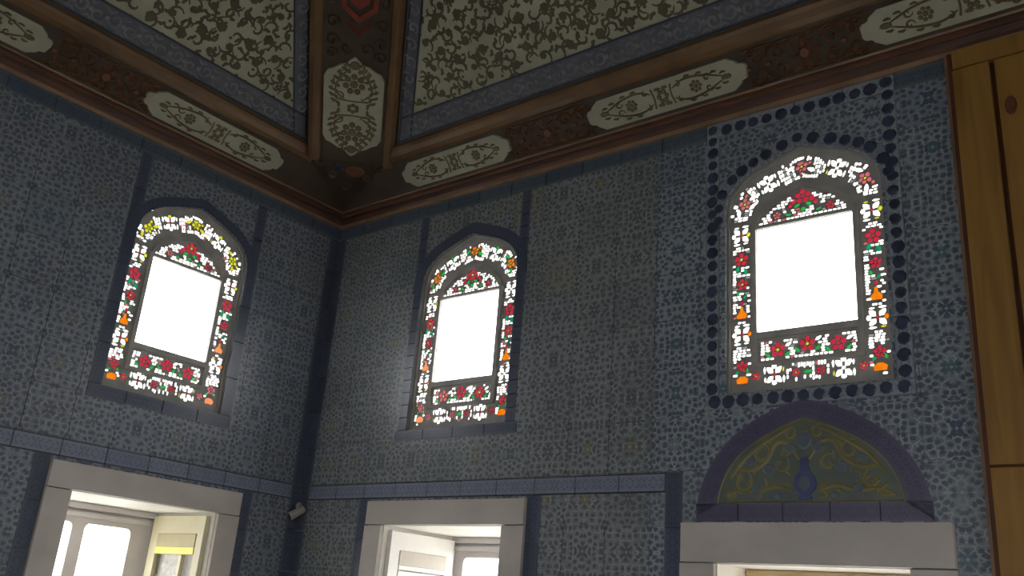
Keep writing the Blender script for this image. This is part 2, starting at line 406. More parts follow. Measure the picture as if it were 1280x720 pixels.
def strip(parent, u0, u1, v0, v1, mat, length=0.24, n1=0.009):
    """a run of narrow border tiles, along its longer side"""
    horiz = (u1-u0) > (v1-v0); L = (u1-u0) if horiz else (v1-v0); wd = (v1-v0) if horiz else (u1-u0)
    k = max(1, round(L/length)); l = L/k
    key = (round(l, 4), round(wd, 4), mat, n1)
    if key not in strip_cache:
        b = MB(); b.box(GAP, l-GAP, GAP, wd-GAP, 0, n1, 0, 0.002, lambda p: (p[0]/l, p[1]/wd), False)
        strip_cache[key] = b.mesh('border_tile', M[mat])
    out = []
    for i in range(k):
        mw = Matrix.Translation((u0+i*l, v0, 0)) if horiz else Matrix.Translation((u1, v0+i*l, 0)) @ Matrix.Rotation(math.pi/2, 4, 'Z')
        out.append(link('border_tile', strip_cache[key], parent, mw))
    return out
def arch_band(parent, uc, v0, d0, d1, mat, step=5, n1=0.011):
    """wedge tiles following the pointed head of an arched opening"""
    A, B = offset(ARCH_TOP, d0), offset(ARCH_TOP, d1)
    for i in range(0, len(A)-1, step):
        j = min(len(A)-1, i+step)
        P = [(p[0]+uc, p[1]+v0) for p in B[i:j+1] + A[i:j+1][::-1]]
        n = j-i; m = MB()
        for q in range(n):
            quad = [B[i+q], B[i+q+1], A[i+q+1], A[i+q]]
            m.prism([(p[0]+uc, p[1]+v0) for p in quad], 0.0, n1, 0, None, False)
        m.uv = [[(0.5+0.3*(k % 2), 0.2+0.2*k) for k in range(len(f))] for f in m.f]
        m.build('border_tile', M[mat], parent)
rb = MB(); rb.prism([(-.024, -.02), (-.006, -.029), (.017, -.026), (.029, -.008), (.025, .016), (.006, .030), (-.018, .025), (-.029, .004)], 0.0, 0.005, 0, None, False, .006)
roundel_mesh = rb.mesh('roundel', M['roundel'])
def roundels(parent, pts, base=0.009):
    for p in pts:
        m = Matrix.Translation((p[0]+random.uniform(-.002, .002), p[1]+random.uniform(-.002, .002), base)) @ Matrix.Scale(random.uniform(.85, 1.08), 4) @ Matrix.Rotation(random.uniform(0, 6.28), 4, 'Z')
        link('roundel', roundel_mesh, parent, m)
def column_pts(u0, v0, u1, v1, sp=0.064):
    L = math.hypot(u1-u0, v1-v0); k = max(1, int(L/sp)); return [(u0+(u1-u0)*(i+.5)/k, v0+(v1-v0)*(i+.5)/k) for i in range(k)]

CZ = 4.02                                                           # foot of the cornice
# right wall
keepR = [shift(OUTLINE, *a) for a in ARCHES['right']] + [rect(*d['f']) for d in LOW['right']]
R_STRIPS = [(0.0, 0.085, 1.3, 3.935, 'navy_border', .24), (0.0, 2.755, 3.935, CZ, 'crest_border', .24), (3.67, 3.882, 3.935, CZ, 'crest_border', .24),
            (0.085, 2.56, 2.200, 2.290, 'band_border', .24),
            (0.790, 0.857, 2.587, 3.935, 'navy_border', .075), (1.589, 1.656, 2.587, 3.935, 'navy_border', .075), (0.770, 1.675, 2.525, 2.587, 'navy_border', .24),
            (0.545, 0.634, 1.3, 2.200, 'navy_border', .24), (1.778, 1.865, 1.3, 2.200, 'navy_border', .24), (2.56, 2.648, 1.3, 2.290, 'navy_border', .24),
            (2.755, 2.825, 2.625, 3.935, 'dot_ground', .24), (3.60, 3.67, 2.625, 3.935, 'dot_ground', .24),
            (2.755, 3.67, 3.935, CZ, 'dot_ground', .24), (2.755, 3.67, 2.560, 2.625, 'dot_ground', .24)]
lun_out = shift(LUN, *LUN_AT)
for s in R_STRIPS:
    if s[3] == 2.625 and s[2] == 2.560:      # the row under the third window; roundels sit straight on it
        pass
    strip(wall_right, *s)
keepR += [rect(*s[:4]) for s in R_STRIPS] + [lun_out]
lay_tiles(wall_right, 0.085, 3.882, 1.335, 3.935, lambda u: 'tile_grey' if u < 2.6 else 'tile_blue', keepR)
lay_tiles(wall_right, 0.0, 3.882, 0.0, 1.335, lambda u: 'tile_grey', [rect(*d['f']) for d in LOW['right']], True)
lay_tiles(wall_right, 5.0, 7.0, 0.0, 3.935, lambda u: 'tile_blue', [], True)
arch_band(wall_right, *ARCHES['right'][0], 0.002, 0.072, 'navy_border')
arch_band(wall_right, *ARCHES['right'][1], 0.002, 0.068, 'dot_ground')
roundels(wall_right, column_pts(2.79, 2.625, 2.79, CZ) + column_pts(3.635, 2.625, 3.635, CZ) + column_pts(2.83, 3.972, 3.60, 3.972, .068))
roundels(wall_right, column_pts(2.77, 2.594, 3.66, 2.594, .066))
arcp = offset(ARCH_TOP, 0.036); acc, last, pts = 0.0, arcp[0], []
for p in arcp:
    if math.dist(p, last) >= 0.062: pts.append((p[0]+3.222, p[1]+2.630)); last = p
roundels(wall_right, pts, 0.011)
# left wall
L_STRIPS = [(-0.085, 0.0, 1.3, 3.935, 'navy_border', .24), (-3.0, 0.0, 3.935, CZ, 'crest_border', .24), (-3.0, -0.085, 2.200, 2.290, 'band_border', .24),
            (-0.679, -0.605, 2.597, 3.935, 'navy_border', .24), (-1.485, -1.411, 2.597, 3.935, 'navy_border', .24), (-1.485, -0.605, 2.525, 2.597, 'navy_border', .24),
            (-0.440, -0.360, 1.3, 2.200, 'navy_border', .24), (-1.660, -1.577, 1.3, 2.200, 'navy_border', .24)]
keepL = [shift(OUTLINE, *a) for a in ARCHES['left']] + [rect(*d['f']) for d in LOW['left']] + [rect(*s[:4]) for s in L_STRIPS]
for s in L_STRIPS: strip(wall_left, *s)
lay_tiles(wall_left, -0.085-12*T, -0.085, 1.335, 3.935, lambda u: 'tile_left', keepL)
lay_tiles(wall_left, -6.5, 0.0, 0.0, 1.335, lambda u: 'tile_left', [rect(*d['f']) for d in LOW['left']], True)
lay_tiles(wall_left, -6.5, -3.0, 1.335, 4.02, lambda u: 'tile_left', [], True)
arch_band(wall_left, *ARCHES['left'][0], 0.002, 0.060, 'navy_border')

# ------------------------------------------------------------------ rest of the room
def slab_obj(name, lo, hi, mat, kind='structure'):
    b = MB(); b.box(lo[0], hi[0], lo[1], hi[1], lo[2], hi[2]); o = b.build(name, mat); tag(o, kind=kind); return o
slab_obj('floor', (0, -6.5, -0.12), (7.0, 0, 0), M['floor'])
slab_obj('ground', (-14, -14, -0.75), (16, 14, -0.6), M['bounce_paving'])  # unseen ground outside, added and paled to bounce light onto the window soffits
def back_wall(name, Fm, ext, holes):
    b = MB(); b.slab(*cut(rect(*ext), [rect(*h) for h in holes]), -THICK, 0.0, None, True)
    o = b.build(name, M['wall_paint'], None, Fm); tag(o, kind='structure'); return o
FE = frame_matrix((7.0, 0, 0), (0, -1, 0), (0, 0, 1), (-1, 0, 0))
FS = frame_matrix((0, -6.5, 0), (-1, 0, 0), (0, 0, 1), (0, 1, 0))
back_wall('wall_east', FE, (0.0, 6.5, 0.0, TOPZ), [(1.35, 1.85, 0.8, 2.2), (4.15, 4.65, 0.8, 2.2)])
back_wall('wall_south', FS, (-7.0, 0.0, 0.0, TOPZ), [(-1.85, -1.35, 0.8, 2.2), (-4.85, -4.35, 0.8, 2.2)])

# ------------------------------------------------------------------ cornice
COR = [('fillet', 'cornice_tan', [(0.0, 4.02), (0.020, 4.02), (0.026, 4.040), (0.0, 4.040)]),
       ('ovolo', 'cornice_brown', [(0.0, 4.041), (0.026, 4.041), (0.036, 4.052), (0.040, 4.066), (0.0, 4.066)]),
       ('cavetto', 'cornice_dark', [(0.0, 4.067), (0.034, 4.067), (0.040, 4.080), (0.0, 4.080)]),
       ('torus', 'cornice_brown', [(0.0, 4.081), (0.046, 4.081), (0.058, 4.090), (0.060, 4.102), (0.052, 4.110), (0.0, 4.110)]),
       ('top_fillet', 'cornice_tan', [(0.0, 4.111), (0.060, 4.111), (0.064, 4.120), (0.0, 4.120)])]
def cornice(name, side):
    root = None
    for pname, mat, prof in COR:
        b = MB(); L = 7.0 if side == 'right' else 6.5
        def P(s, z, far):
            if side == 'right': return (L if far else s, -s, z)
            return (s, -L if far else -s, z)
        k = len(prof)
        for i in range(k):
            (s0, z0), (s1, z1) = prof[i], prof[(i+1) % k]
            q = [P(s0, z0, 0), P(s1, z1, 0), P(s1, z1, 1), P(s0, z0, 1)]
            b.face(q if side == 'left' else q[::-1], [(0, 0)]*4)
        if root is None: root = tag(link(name, None), kind='structure')
        b.build(pname, M[mat], root)
cornice('trim_1', 'right'); cornice('trim_2', 'left')

# ------------------------------------------------------------------ coved ceiling: z = 4.06 + s, s = distance from the wall
Z0 = 4.06; SMAX = 1.7
CR = frame_matrix((0, 0, Z0), (1, 0, 0), (0, -1/S2, 1/S2), (0, -1/S2, -1/S2))
CL = frame_matrix((0, 0, Z0), (0, 1, 0), (1/S2, 0, 1/S2), (1/S2, 0, -1/S2))
S3, S6 = math.sqrt(3), math.sqrt(6)
CB = frame_matrix((0, 0, Z0-0.196), (1/S2, 1/S2, 0), (1/S3, -1/S3, 1/S3), (1/S6, -1/S6, -2/S6))   # the hip rib
b = MB(); b.box(0.0, 7.0, -6.5, 0.0, TOPZ-0.03, TOPZ)
ceiling = tag(b.build('ceiling', M['wall_paint']), kind='structure')
VM = SMAX*S2
F0, F1, B1, D1 = 0.075, 0.292, 0.396, 0.540       # frieze, beam, blue border limits along the slope
RE = {'right': 0.481, 'left': 0.305}              # where the rib edge runs: u - s
def ceil_part(name, b, mat, Fm, parent=ceiling): return b.build(name, mat, parent, Fm)
def cove(side, Fm, L):
    sg = 1 if side == 'right' else -1
    def q(poly): return [(sg*p[0], p[1]) for p in poly]
    re = RE[side]
    e = lambda v, d=0.0: re + d + v/S2             # u of the rib edge at slope position v
    # frieze board, beam, panel
    b = MB(); b.prism(q([(0.0+0.0, 0.0), (L, 0.0), (L, F1+0.02), (F1/S2, F1+0.02)]), -0.02, 0.0); fr = ceil_part('frieze', b, M['frieze'], Fm)
    b = MB()
    prof = [(F1, 0.0), (F1+0.012, 0.014), (F1+0.04, 0.028), (F1+0.072, 0.026), (B1-0.012, 0.02), (B1, 0.0)]
    for (v0, n0), (v1, n1) in zip(prof, prof[1:]):
        P = [(sg*e(v0, -.02), v0, n0), (sg*L, v0, n0), (sg*L, v1, n1), (sg*e(v1, -.02), v1, n1)]
        b.face(P if sg > 0 else P[::-1])
    ceil_part('beam', b, M['beam'], Fm)
    b = MB(); b.prism(q([(e(B1-.02), B1-.02), (L, B1-.02), (L, VM), (e(VM), VM)]), -0.03, -0.012); pan = ceil_part('cove_panel', b, M['ivory_field'], Fm)
    # blue border strips of the panel
    RW = 0.115
    b = MB(); b.prism(q([(e(B1), B1), (L, B1), (L, D1), (e(D1), D1)]), -0.012, -0.006)
    b.prism(q([(e(D1), D1), (e(D1, RW), D1), (e(VM, RW), VM), (e(VM), VM)]), -0.012, -0.006)
    ceil_part('panel_border', b, M['blue_ceiling'], Fm)
    b = MB()
    for v in (B1+.010, D1-.004): b.prism(q([(e(v), v-.006), (L, v-.006), (L, v+.006), (e(v), v+.006)]), -0.006, -0.003)
    for d in (0.012, RW-.004): b.prism(q([(e(B1, d), B1), (e(B1, d+.012), B1), (e(VM, d+.012), VM), (e(VM, d), VM)]), -0.006, -0.003)
    ceil_part('border_line', b, M['navy_paint'], Fm)
    b = MB(); vm = (B1+D1)/2; u = e(D1)+.06; k = 0
    while u < min(L, 4.6):
        c = (sg*u, vm + (0.008 if k % 2 else -0.008))
        b.ribbon(spiral(c, 0.042, 1.15, math.pi*(k % 2), 1 if k % 2 else -1, 12), 0.017, -0.006, 0.0)
        for sy in (-1, 1): b.ribbon([(sg*(u+.02), vm+sy*.050), (sg*(u+.045), vm+sy*.036), (sg*(u+.07), vm+sy*.050)], .016, -0.006, -.001)
        b.dome((sg*(u+.045), vm), 0.014, 0.017, -0.006, -0.001, 6); u += 0.092; k += 1
    v = D1+.03; k = 0
    while v < VM-.1:
        c = (sg*e(v, RW*.5), v)
        b.ribbon(spiral(c, 0.038, 1.15, math.pi/2+math.pi*(k % 2), 1 if k % 2 else -1, 12), 0.017, -0.006, 0.0); b.dome((c[0], c[1]+.043), .013, .011, -.006, -.001, 6); v += 0.085; k += 1
    tag(ceil_part('running_scroll', b, M['pale_blue'], Fm), kind='stuff')
    # painted scrollwork and flowers of the field
    rnd = random.Random(3 if sg > 0 else 5)
    b = MB(); fl = []; CS = 0.092; row = 0; v = D1+.05
    while v < VM-.08:
        u = e(v, RW)+.05 + (CS/2 if row % 2 else 0)
        while u < min(L-.1, 4.4):
            c = (sg*u, v); j = rnd.random()
            a0 = rnd.choice((0.3, 1.9, 3.4, 5.0)) + rnd.uniform(-.3, .3); sn = rnd.choice((-1, 1))
            if (row + round(u/CS)) % 2 == 0: fl.append((c, j))
            b.ribbon(spiral((c[0]+.012*math.cos(a0), c[1]+.012*math.sin(a0)), 0.050, 0.72, a0, sn, 9), 0.016, -0.012, -0.0095)
            aa = a0 + 2.2*sn
            for q_ in (-1, 1):
                x, y = c[0]+0.046*math.cos(aa+q_*.9), c[1]+0.046*math.sin(aa+q_*.9)
                b.ribbon([(x, y), (x+.018*math.cos(aa+q_), y+.018*math.sin(aa+q_)), (x+.04*math.cos(aa+.4*q_), y+.04*math.sin(aa+.4*q_))], 0.022, -0.012, -0.0095)
            if j > .45: b.dome((c[0]-.05*math.cos(a0), c[1]+.03*math.sin(a0)), .011, .009, -.012, -.0095, 6)
            u += CS
        v += CS*0.82; row += 1
    tag(ceil_part('painted_scrollwork', b, M['olive'], Fm), kind='stuff')
    fb = MB()
    for i in range(6): fb.dome((0.017*math.cos(i*math.pi/3), 0.017*math.sin(i*math.pi/3)), 0.0145, 0.0145, 0, 0.003, 6)
    fb.dome((0, 0), 0.014, 0.014, 0, 0.004, 6)
    fm = fb.mesh('flower', M['olive'])
    fl.sort(key=lambda t: t[0][1])
    rest = MB()
    for (c, j) in fl[145:]: rest.dome((c[0], c[1]), .025, .025, -.012, -.009, 8)
    if rest.f: tag(ceil_part('small_flowers', rest, M['olive'], Fm), kind='stuff')
    for (c, j) in fl[:145]: link('flower', fm, ceiling, Fm @ Matrix.Translation((c[0], c[1], -0.012)) @ Matrix.Rotation(j*3, 4, 'Z') @ Matrix.Scale(0.65+.4*j, 4))
    # carved scrolls on the frieze between the cartouches
    for uc, hw in ((1.84, 0.25), (3.32, 0.25), (4.78, 0.25)):
        b = MB(); vm = (F0+F1)/2
        c = (sg*uc, vm)
        if hw > .2:
            b.dome(c, .030, .030, 0, .018, 10)
            for i in range(8): b.ribbon([(c[0]+.03*math.cos(i*math.pi/4), c[1]+.03*math.sin(i*math.pi/4)), (c[0]+.055*math.cos(i*math.pi/4+.2), c[1]+.055*math.sin(i*math.pi/4+.2)), (c[0]+.078*math.cos(i*math.pi/4), c[1]+.078*math.sin(i*math.pi/4))], .024, 0, .014)
        for du in ((.13, .235) if hw > .2 else (0.0, .085)):
            for sx in (-1, 1):
                for sy in (-1, 1):
                    if du == 0.0 and sx < 0: continue
                    b.ribbon(spiral((sg*(uc+sx*du), vm+sy*.042), .048, 1.1, math.pi/2*(1-sx), sx*sy*sg, 14), .017, 0, .014)
                b.dome((sg*(uc+sx*(du+.05)), vm), .018, .013, 0, .012, 8)
        for i in range(-5, 6):
            for sy in (-1, 1):
                x = sg*(uc+i*.052); y = vm+sy*(.062+.018*(i % 2))
                b.ribbon([(x-.020, y-.010*sy), (x, y+.008), (x+.022, y+.002*sy)], .020, 0, .010)
        ceil_part('carved_scroll', b, M['carving'], Fm)
        b = MB()
        for du in (-hw, hw):
            for sy in (-1, 1):
                b.ribbon(spiral((sg*(uc+du), vm+sy*.07), .030, 1.0, 0, sy, 10), .014, 0, .010)
        b.ribbon([(sg*(uc-hw-.04), vm+.095), (sg*uc, vm+.088), (sg*(uc+hw+.04), vm+.095)], .012, 0, .008, False)
        b.ribbon([(sg*(uc-hw-.04), vm-.085), (sg*uc, vm-.078), (sg*(uc+hw+.04), vm-.085)], .012, 0, .008, False)
        ceil_part('leaf_trail', b, M['carving_olive'], Fm)
cove('right', CR, 7.0); cove('left', CL, 6.5)

# hip rib
RV0, RV1 = 0.70, (SMAX+.2)*S3
uL, uR, uC = -0.2155, 0.340, 0.062
b = MB(); b.prism([(uL, RV0), (uR, RV0), (uR, RV1), (uL, RV1)], -0.03, 0.004); ceil_part('hip_rib', b, M['frieze'], CB)
for (a0, a1) in ((uL, uL+.088), (uR-.088, uR)):
    b = MB(); prof = [(a0, 0.0), (a0+.012, .026), (a0+.036, .042), (a1-.036, .042), (a1-.012, .026), (a1, 0.0)]
    for (x0, n0), (x1, n1) in zip(prof, prof[1:]): b.face([(x1, RV0, n1), (x1, RV1, n1), (x0, RV1, n0), (x0, RV0, n0)][::-1])
    b.face([(x, RV0, n) for x, n in prof][::-1]); ceil_part('rib_beam', b, M['beam'], CB)
# carved triangular board in the corner below the rib
mt = 0.72/S3; K0 = Vector((0.075, -0.075, 4.128)); K1 = Vector((mt, -mt, Z0-0.196+mt+.002)); KV = (K1-K0); KL = KV.length; KV.normalize()
KU = Vector((1/S2, 1/S2, 0)); CK = frame_matrix(K0, KU, KV, KU.cross(KV))
b = MB(); b.prism([(0, 0), (uR-.01, KL), (uL+.01, KL)], -0.02, 0.0); ceil_part('corner_board', b, M['frieze'], CK)
for c, r, t in (((-.13, KL-.06), .045, 1), ((.245, KL-.05), .045, -1), ((-.055, KL-.17), .04, 1), ((.165, KL-.16), .04, -1), ((.03, KL-.27), .035, 1)):
    b = MB(); b.ribbon(spiral(c, r, 1.1, 0.5, t, 12), .018, 0, .014); ceil_part('carved_scroll', b, M['carving_olive'], CK)
b = MB(); b.prism(circ((.085, KL-.115), .062, 12, 0, .05), 0, .012, inset=.012); ceil_part('corner_boss', b, M['carving'], CK)
b = MB(); b.prism(circ((-.025, KL-.095), .036, 10), 0, .012, inset=.01); ceil_part('corner_boss', b, M['blue_paint'], CK)
# red medallion and scrolls higher up the rib
def hexa(c, hu, hv): return [(c[0]-hu, c[1]-hv*.5), (c[0], c[1]-hv), (c[0]+hu, c[1]-hv*.5), (c[0]+hu, c[1]+hv*.6), (c[0]-hu, c[1]+hv*.6)]
mc = (uC+.010, 1.775)
b = MB(); b.slab(*cut(hexa(mc, .105, .165), [hexa(mc, .078, .125)]), .004, .018); b.prism(hexa(mc, .055, .085), .004, .014)
b.ribbon([(mc[0]-.06, mc[1]-.17), (mc[0], mc[1]-.235), (mc[0]+.06, mc[1]-.17)], .022, .004, .016, False)
ceil_part('rib_medallion', b, M['red_paint'], CB)
b = MB()
for sx in (-1, 1):
    for v, r in ((1.41, .040), (1.49, .042), (1.60, .045), (1.74, .045), (1.88, .05)):
        b.ribbon(spiral((uC+sx*.145, v), r, 1.15, math.pi/2*(1+sx), -sx, 12), .018, .004, .018)
    b.ribbon(spiral((uC+sx*.06, 1.45), .04, 1.0, 0, sx, 10), .016, .004, .018)
ceil_part('carved_scroll', b, M['carving_olive'], CB)

# ------------------------------------------------------------------ painted cartouches
def cart_outline(l, h):
    a, d = l/2, h/2
    if h < .25: Q = [(a, 0.0), (a, d*.30), (a-.012, d*.46), (a-.036, d*.52), (a-.046, d*.70), (a-.066, d*.84), (a-.085, d)]
    else: Q = [(a, 0.0), (a-.018, d*.14), (a-.046, d*.26), (a-.054, d*.46), (a-.082, d*.70), (a-.095, d*.88), (a-.135, d)]
    return Q + [(-x, y) for x, y in Q[::-1]] + [(-x, -y) for x, y in Q[1:]] + [(x, -y) for x, y in Q[-1:0:-1]][:-1]
def cart_mesh(l, h):
    b = MB(); P = cart_outline(l, h); b.prism(P[:], 0.0, 0.012, 0, None, False, 0.006)
    return b
def cart_motif(l, h, dense):
    b = MB(); a, d = l/2, h/2; n0, n1 = 0.011, 0.017
    b.ribbon(smooth([(-.055, -d*.62), (-.045, 0), (-.055, d*.62)]), .012, n0, n1, False); b.ribbon(smooth([(.055, -d*.62), (.045, 0), (.055, d*.62)]), .012, n0, n1, False)
    for i in range(6): b.dome((.022*math.cos(i*1.047), .026*math.sin(i*1.047)), .015, .015, n0, n1, 6)
    for s in (-1, 1):
        for y in (-d*.5, d*.5): b.dome((s*.02, y), .020, .010, n0, n1, 6)
        c = (s*(.055+a*.28), 0)
        for i in range(7): b.dome((c[0]+d*.28*math.cos(i*.898), c[1]+d*.28*math.sin(i*.898)), d*.13, d*.13, n0, n1, 6)
        b.dome(c, d*.16, d*.16, n0, n1, 8)
        for sy in (-1, 1):
            b.ribbon(smooth([(s*.06, sy*d*.30), (s*(a*.28), sy*d*.68), (s*(a*.52), sy*d*.52), (s*(a*.72), sy*d*.10)]), .014, n0, n1)
            b.ribbon(spiral((s*a*.55, sy*d*.30), d*.26, 1.0, 0, s*sy, 10), .012, n0, n1)
            b.ribbon(spiral((s*a*.20, sy*d*.46), d*.20, .9, 1.5, -s*sy, 10), .012, n0, n1)
            for x, y in ((.30, .72), (.44, .66), (.60, .46), (.70, .28)):
                b.ribbon([(s*a*x, sy*d*y), (s*a*(x+.03), sy*d*(y+.06)), (s*a*(x+.07), sy*d*(y+.02))], .016, n0, n1)
        b.dome((s*a*.76, 0), .028, d*.18, n0, n1, 8)
        if dense:
            for x, y in ((.10, .78), (.20, .85), (.30, .86), (.40, .80), (.50, .70), (.58, .58), (.66, .44), (.73, .30)):
                for sy in (-1, 1):
                    b.ribbon([(s*a*x, sy*d*(y-.24)), (s*a*(x+.015), sy*d*(y-.10)), (s*a*(x+.05), sy*d*y)], .024, n0, n1)
                    b.dome((s*a*(x-.02), sy*d*(y-.26)), .013, .013, n0, n1, 6)
    return b
cm = cart_mesh(0.90, 0.165).mesh('board', M['cartouche']); am = cart_motif(0.90, 0.170, False).mesh('arabesque', M['arabesque'])
def cartouche(Fm, u, v, label, boards=(cm, am), rot=0.0, sl=1.0):
    r = link('painted_cartouche', None, None, Fm @ Matrix.Translation((u, v, 0.001)) @ Matrix.Rotation(rot, 4, 'Z') @ Matrix.Diagonal((sl, 1, 1, 1)))
    tag(r, label, 'cartouche', 'ivory cartouches of the ceiling frieze')
    link('board', boards[0], r); link('arabesque', boards[1], r)
VC = 0.187
cartouche(CL, -1.130, VC, 'long ivory cartouche with olive arabesque on the left frieze, above the left arched window', sl=1.06)
cartouche(CL, -2.620, VC, 'ivory cartouche cut by the left edge of the picture on the left frieze', sl=1.06)
cartouche(CR, 1.140, VC, 'shortest looking ivory cartouche on the right frieze, next to the corner', sl=0.96)
cartouche(CR, 2.575, VC, 'middle ivory cartouche of the right frieze, between the middle and right arched windows', sl=1.03)
cartouche(CR, 4.040, VC, 'ivory cartouche at the top right of the right frieze, above the timber panelling', sl=1.03)
cm2 = cart_mesh(0.665, 0.365).mesh('board', M['cartouche']); am2 = cart_motif(0.74, 0.35, True).mesh('arabesque', M['arabesque'])
cartouche(CB @ Matrix.Translation((0, 0, .004)), uC-.004, 1.072, 'upright ivory cartouche with olive flowers on the hip rib in the corner of the ceiling', (cm2, am2), math.pi/2)

# ------------------------------------------------------------------ stained-glass windows
def path_map(pts):
    """returns f(b, a): point at arc length b, offset a to the right-hand side"""
    L = [0.0]
    for p, q in zip(pts, pts[1:]): L.append(L[-1]+math.dist(p, q))
    def f(b, a):
        i = 0
        while i < len(pts)-2 and L[i+1] < b: i += 1
        p, q = pts[i], pts[i+1]; t = (b-L[i])/max(1e-9, L[i+1]-L[i]); d = math.dist(p, q)
        tx, ty = (q[0]-p[0])/d, (q[1]-p[1])/d
        return (p[0]+tx*t*d+ty*a, p[1]+ty*t*d-tx*a)
    return f, L[-1]
def stained_glass(Fm, uc, v0, seed, label, arch_cols):
    rnd = random.Random(seed)
    root = tag(link('stained_glass_window', None, None, at(Fm, uc, v0, -0.036)), label, 'window', 'arched stained glass windows')
    big, small = [], []                      # (polygon, colour)
    def blob(c, ru, rv, col, n=7, rot=0.0, f=None):
        P = circ(c, ru, n, rot, rv); big.append(([f(y, x) for x, y in P] if f else P, col))
    def rose(c, r, col, f=None, leaves=True):
        blob(c, r*.30, r*.30, col if rnd.random() < .6 else 'yellow', 6, 0, f)
        for i in range(5):
            a = i*1.2566+.3; blob((c[0]+r*.86*math.cos(a), c[1]+r*.86*math.sin(a)), r*.49, r*.49, col, 6, a, f)
    def leaf(c, l, wd, ang, col, f=None):
        P = [(c[0]+l*math.cos(ang)*t-wd*math.sin(ang)*s, c[1]+l*math.sin(ang)*t+wd*math.cos(ang)*s) for t, s in ((-1, 0), (-.3, -1), (.5, -.7), (1, 0), (.5, .7), (-.3, 1))]
        big.append(([f(y, x) for x, y in P] if f else P, col))
    def hatch(inside, b0, b1, amax, avoid, f, pitch=0.0128, hot=0.84):
        b = b0
        while b < b1:
            a = -amax + rnd.uniform(0, .004)
            while a < amax-.006:
                l = rnd.uniform(.014, .026); a1 = min(a+l, amax)
                mid = ((a+a1)/2, b+.004)
                if a1-a > .006 and inside(a, b) and inside(a1, b) and inside(a, b+.010) and inside(a1, b+.010) and all(math.hypot(mid[0]-x, mid[1]-y) > r+(a1-a)*.30 for x, y, r in avoid):
                    P = [(a+.002, b), (a1-.002, b), (a1, b+.005), (a1-.002, b+.010), (a+.002, b+.010), (a, b+.005)]
                    small.append(([f(y, x) for x, y in P] if f else P, 'white' if rnd.random() < hot else rnd.choice(('dim', 'dim', 'pink'))))
                a = a1 + .003
            b += pitch
    def knot(f, b, col, n=.044):
        for sx in (-1, 1):
            for sy in (-1, 1):
                leaf((sx*.021, b+sy*.020), .021, .0135, math.atan2(sy, sx), 'white', f)
            blob((sx*.037, b), .011, .013, col if sx > 0 else 'white', 6, 0, f)
            leaf((sx*.022, b+.044*(1 if sx > 0 else -1)), .019, .006, 0.0, 'white', f)
            leaf((sx*.022, b-.042*(1 if sx > 0 else -1)), .014, .005, 0.0, 'yellow' if rnd.random() < .4 else 'white', f)
        blob((0, b), .008, .010, 'red' if rnd.random() < .5 else 'white', 4, 0, f)
    def oblong(f, b0, b1, motif, h=.0455):
        e = .020
        def inside(a, b): return abs(a) < h and b0 < b < b1 and (b-b0) > (abs(a)-h+e) and (b1-b) > (abs(a)-h+e)
        hatch(inside, b0+.003, b1-.006, h, motif(f, b0, b1), f)
    def m_side(f, b0, b1):
        L = b1-b0
        p = lambda t: b0+L*t
        rose((0, p(.82)), .027, 'red', f); leaf((-.020, p(.70)), .021, .011, 1.2, 'teal', f); leaf((.020, p(.66)), .021, .011, 1.9, 'teal', f)
        rose((.004, p(.50)), .021, 'red', f); leaf((-.018, p(.39)), .014, .007, 2.0, 'green', f); leaf((.016, p(.34)), .014, .007, 1.0, 'teal', f)
        big.append(([f(b, a) for a, b in ((-.023, p(.07)), (.023, p(.07)), (.027, p(.115)), (.010, p(.16)), (.007, p(.22)), (-.007, p(.22)), (-.010, p(.16)), (-.027, p(.115)))], 'orange'))
        blob((0, p(.265)), .009, .010, 'red', 6, 0, f)
        return [(0, p(.82), .038), (-.020, p(.70), .010), (.020, p(.66), .010), (.004, p(.50), .030), (-.018, p(.39), .009), (.016, p(.34), .009), (0, p(.11), .026), (0, p(.19), .010), (0, p(.265), .010)]
    def m_corner(f, b0, b1):
        c = b0+.034
        big.append(([f(b, a) for a, b in ((-.026, c-.014), (.026, c-.014), (.03, c+.006), (.012, c+.02), (-.012, c+.02), (-.03, c+.006))], 'orange'))
        rose((.0, b0+.10), .021, 'red', f); leaf((-.022, b0+.075), .016, .008, .8, 'teal', f); leaf((.022, b0+.082), .016, .008, 2.2, 'green', f)
        return [(0, c+.003, .028), (0, b0+.10, .030), (-.022, b0+.075, .010), (.022, b0+.082, .010)]
    def m_arch(f, b0, b1):
        m = (b0+b1)/2; A, B = arch_cols
        rose((.0, m), .023, A, f); leaf((-.012, m-.05), .022, .011, 1.3, B, f); leaf((.014, m+.05), .022, .011, 1.8, B, f)
        blob((.022, m-.035), .009, .009, A, 6, 0, f)
        return [(0, m, .032), (-.012, m-.05, .011), (.014, m+.05, .011), (.022, m-.035, .010)]
    def m_bottom(f, b0, b1):
        m = (b0+b1)/2
        for d in (-.055, .055): rose((0, m+d), .015, 'red', f)
        leaf((.0, m), .020, .009, math.pi/2, 'green', f)
        return [(0, m-.055, .023), (0, m+.055, .023), (0, m, .014)]
    for sx in (-1, 1):
        f, L = path_map([(sx*.304, .03), (sx*.304, .84)])
        oblong(f, 0.0, .205, m_corner); knot(f, .250, 'orange'); oblong(f, .300, .690, m_side); knot(f, .742, 'yellow')
    f, L = path_map([(-.255, .078), (.255, .078)])
    oblong(f, .155, .355, m_bottom); knot(f, .102, 'white'); knot(f, L-.102, 'white')
    for b in (.018, L-.018): rose((0, b), .015, 'red', f)
    half = smooth([(.304, .835), (.304, .875), (.287, .938), (.222, .990), (.126, 1.026), (0, 1.062)], 2)
    f, L = path_map(mirror(half))
    oblong(f, .010, .190, m_arch, .056); knot(f, .248, arch_cols[1]); oblong(f, .300, L-.300, m_arch, .056); knot(f, L-.248, arch_cols[1]); oblong(f, L-.190, L-.010, m_arch, .056)
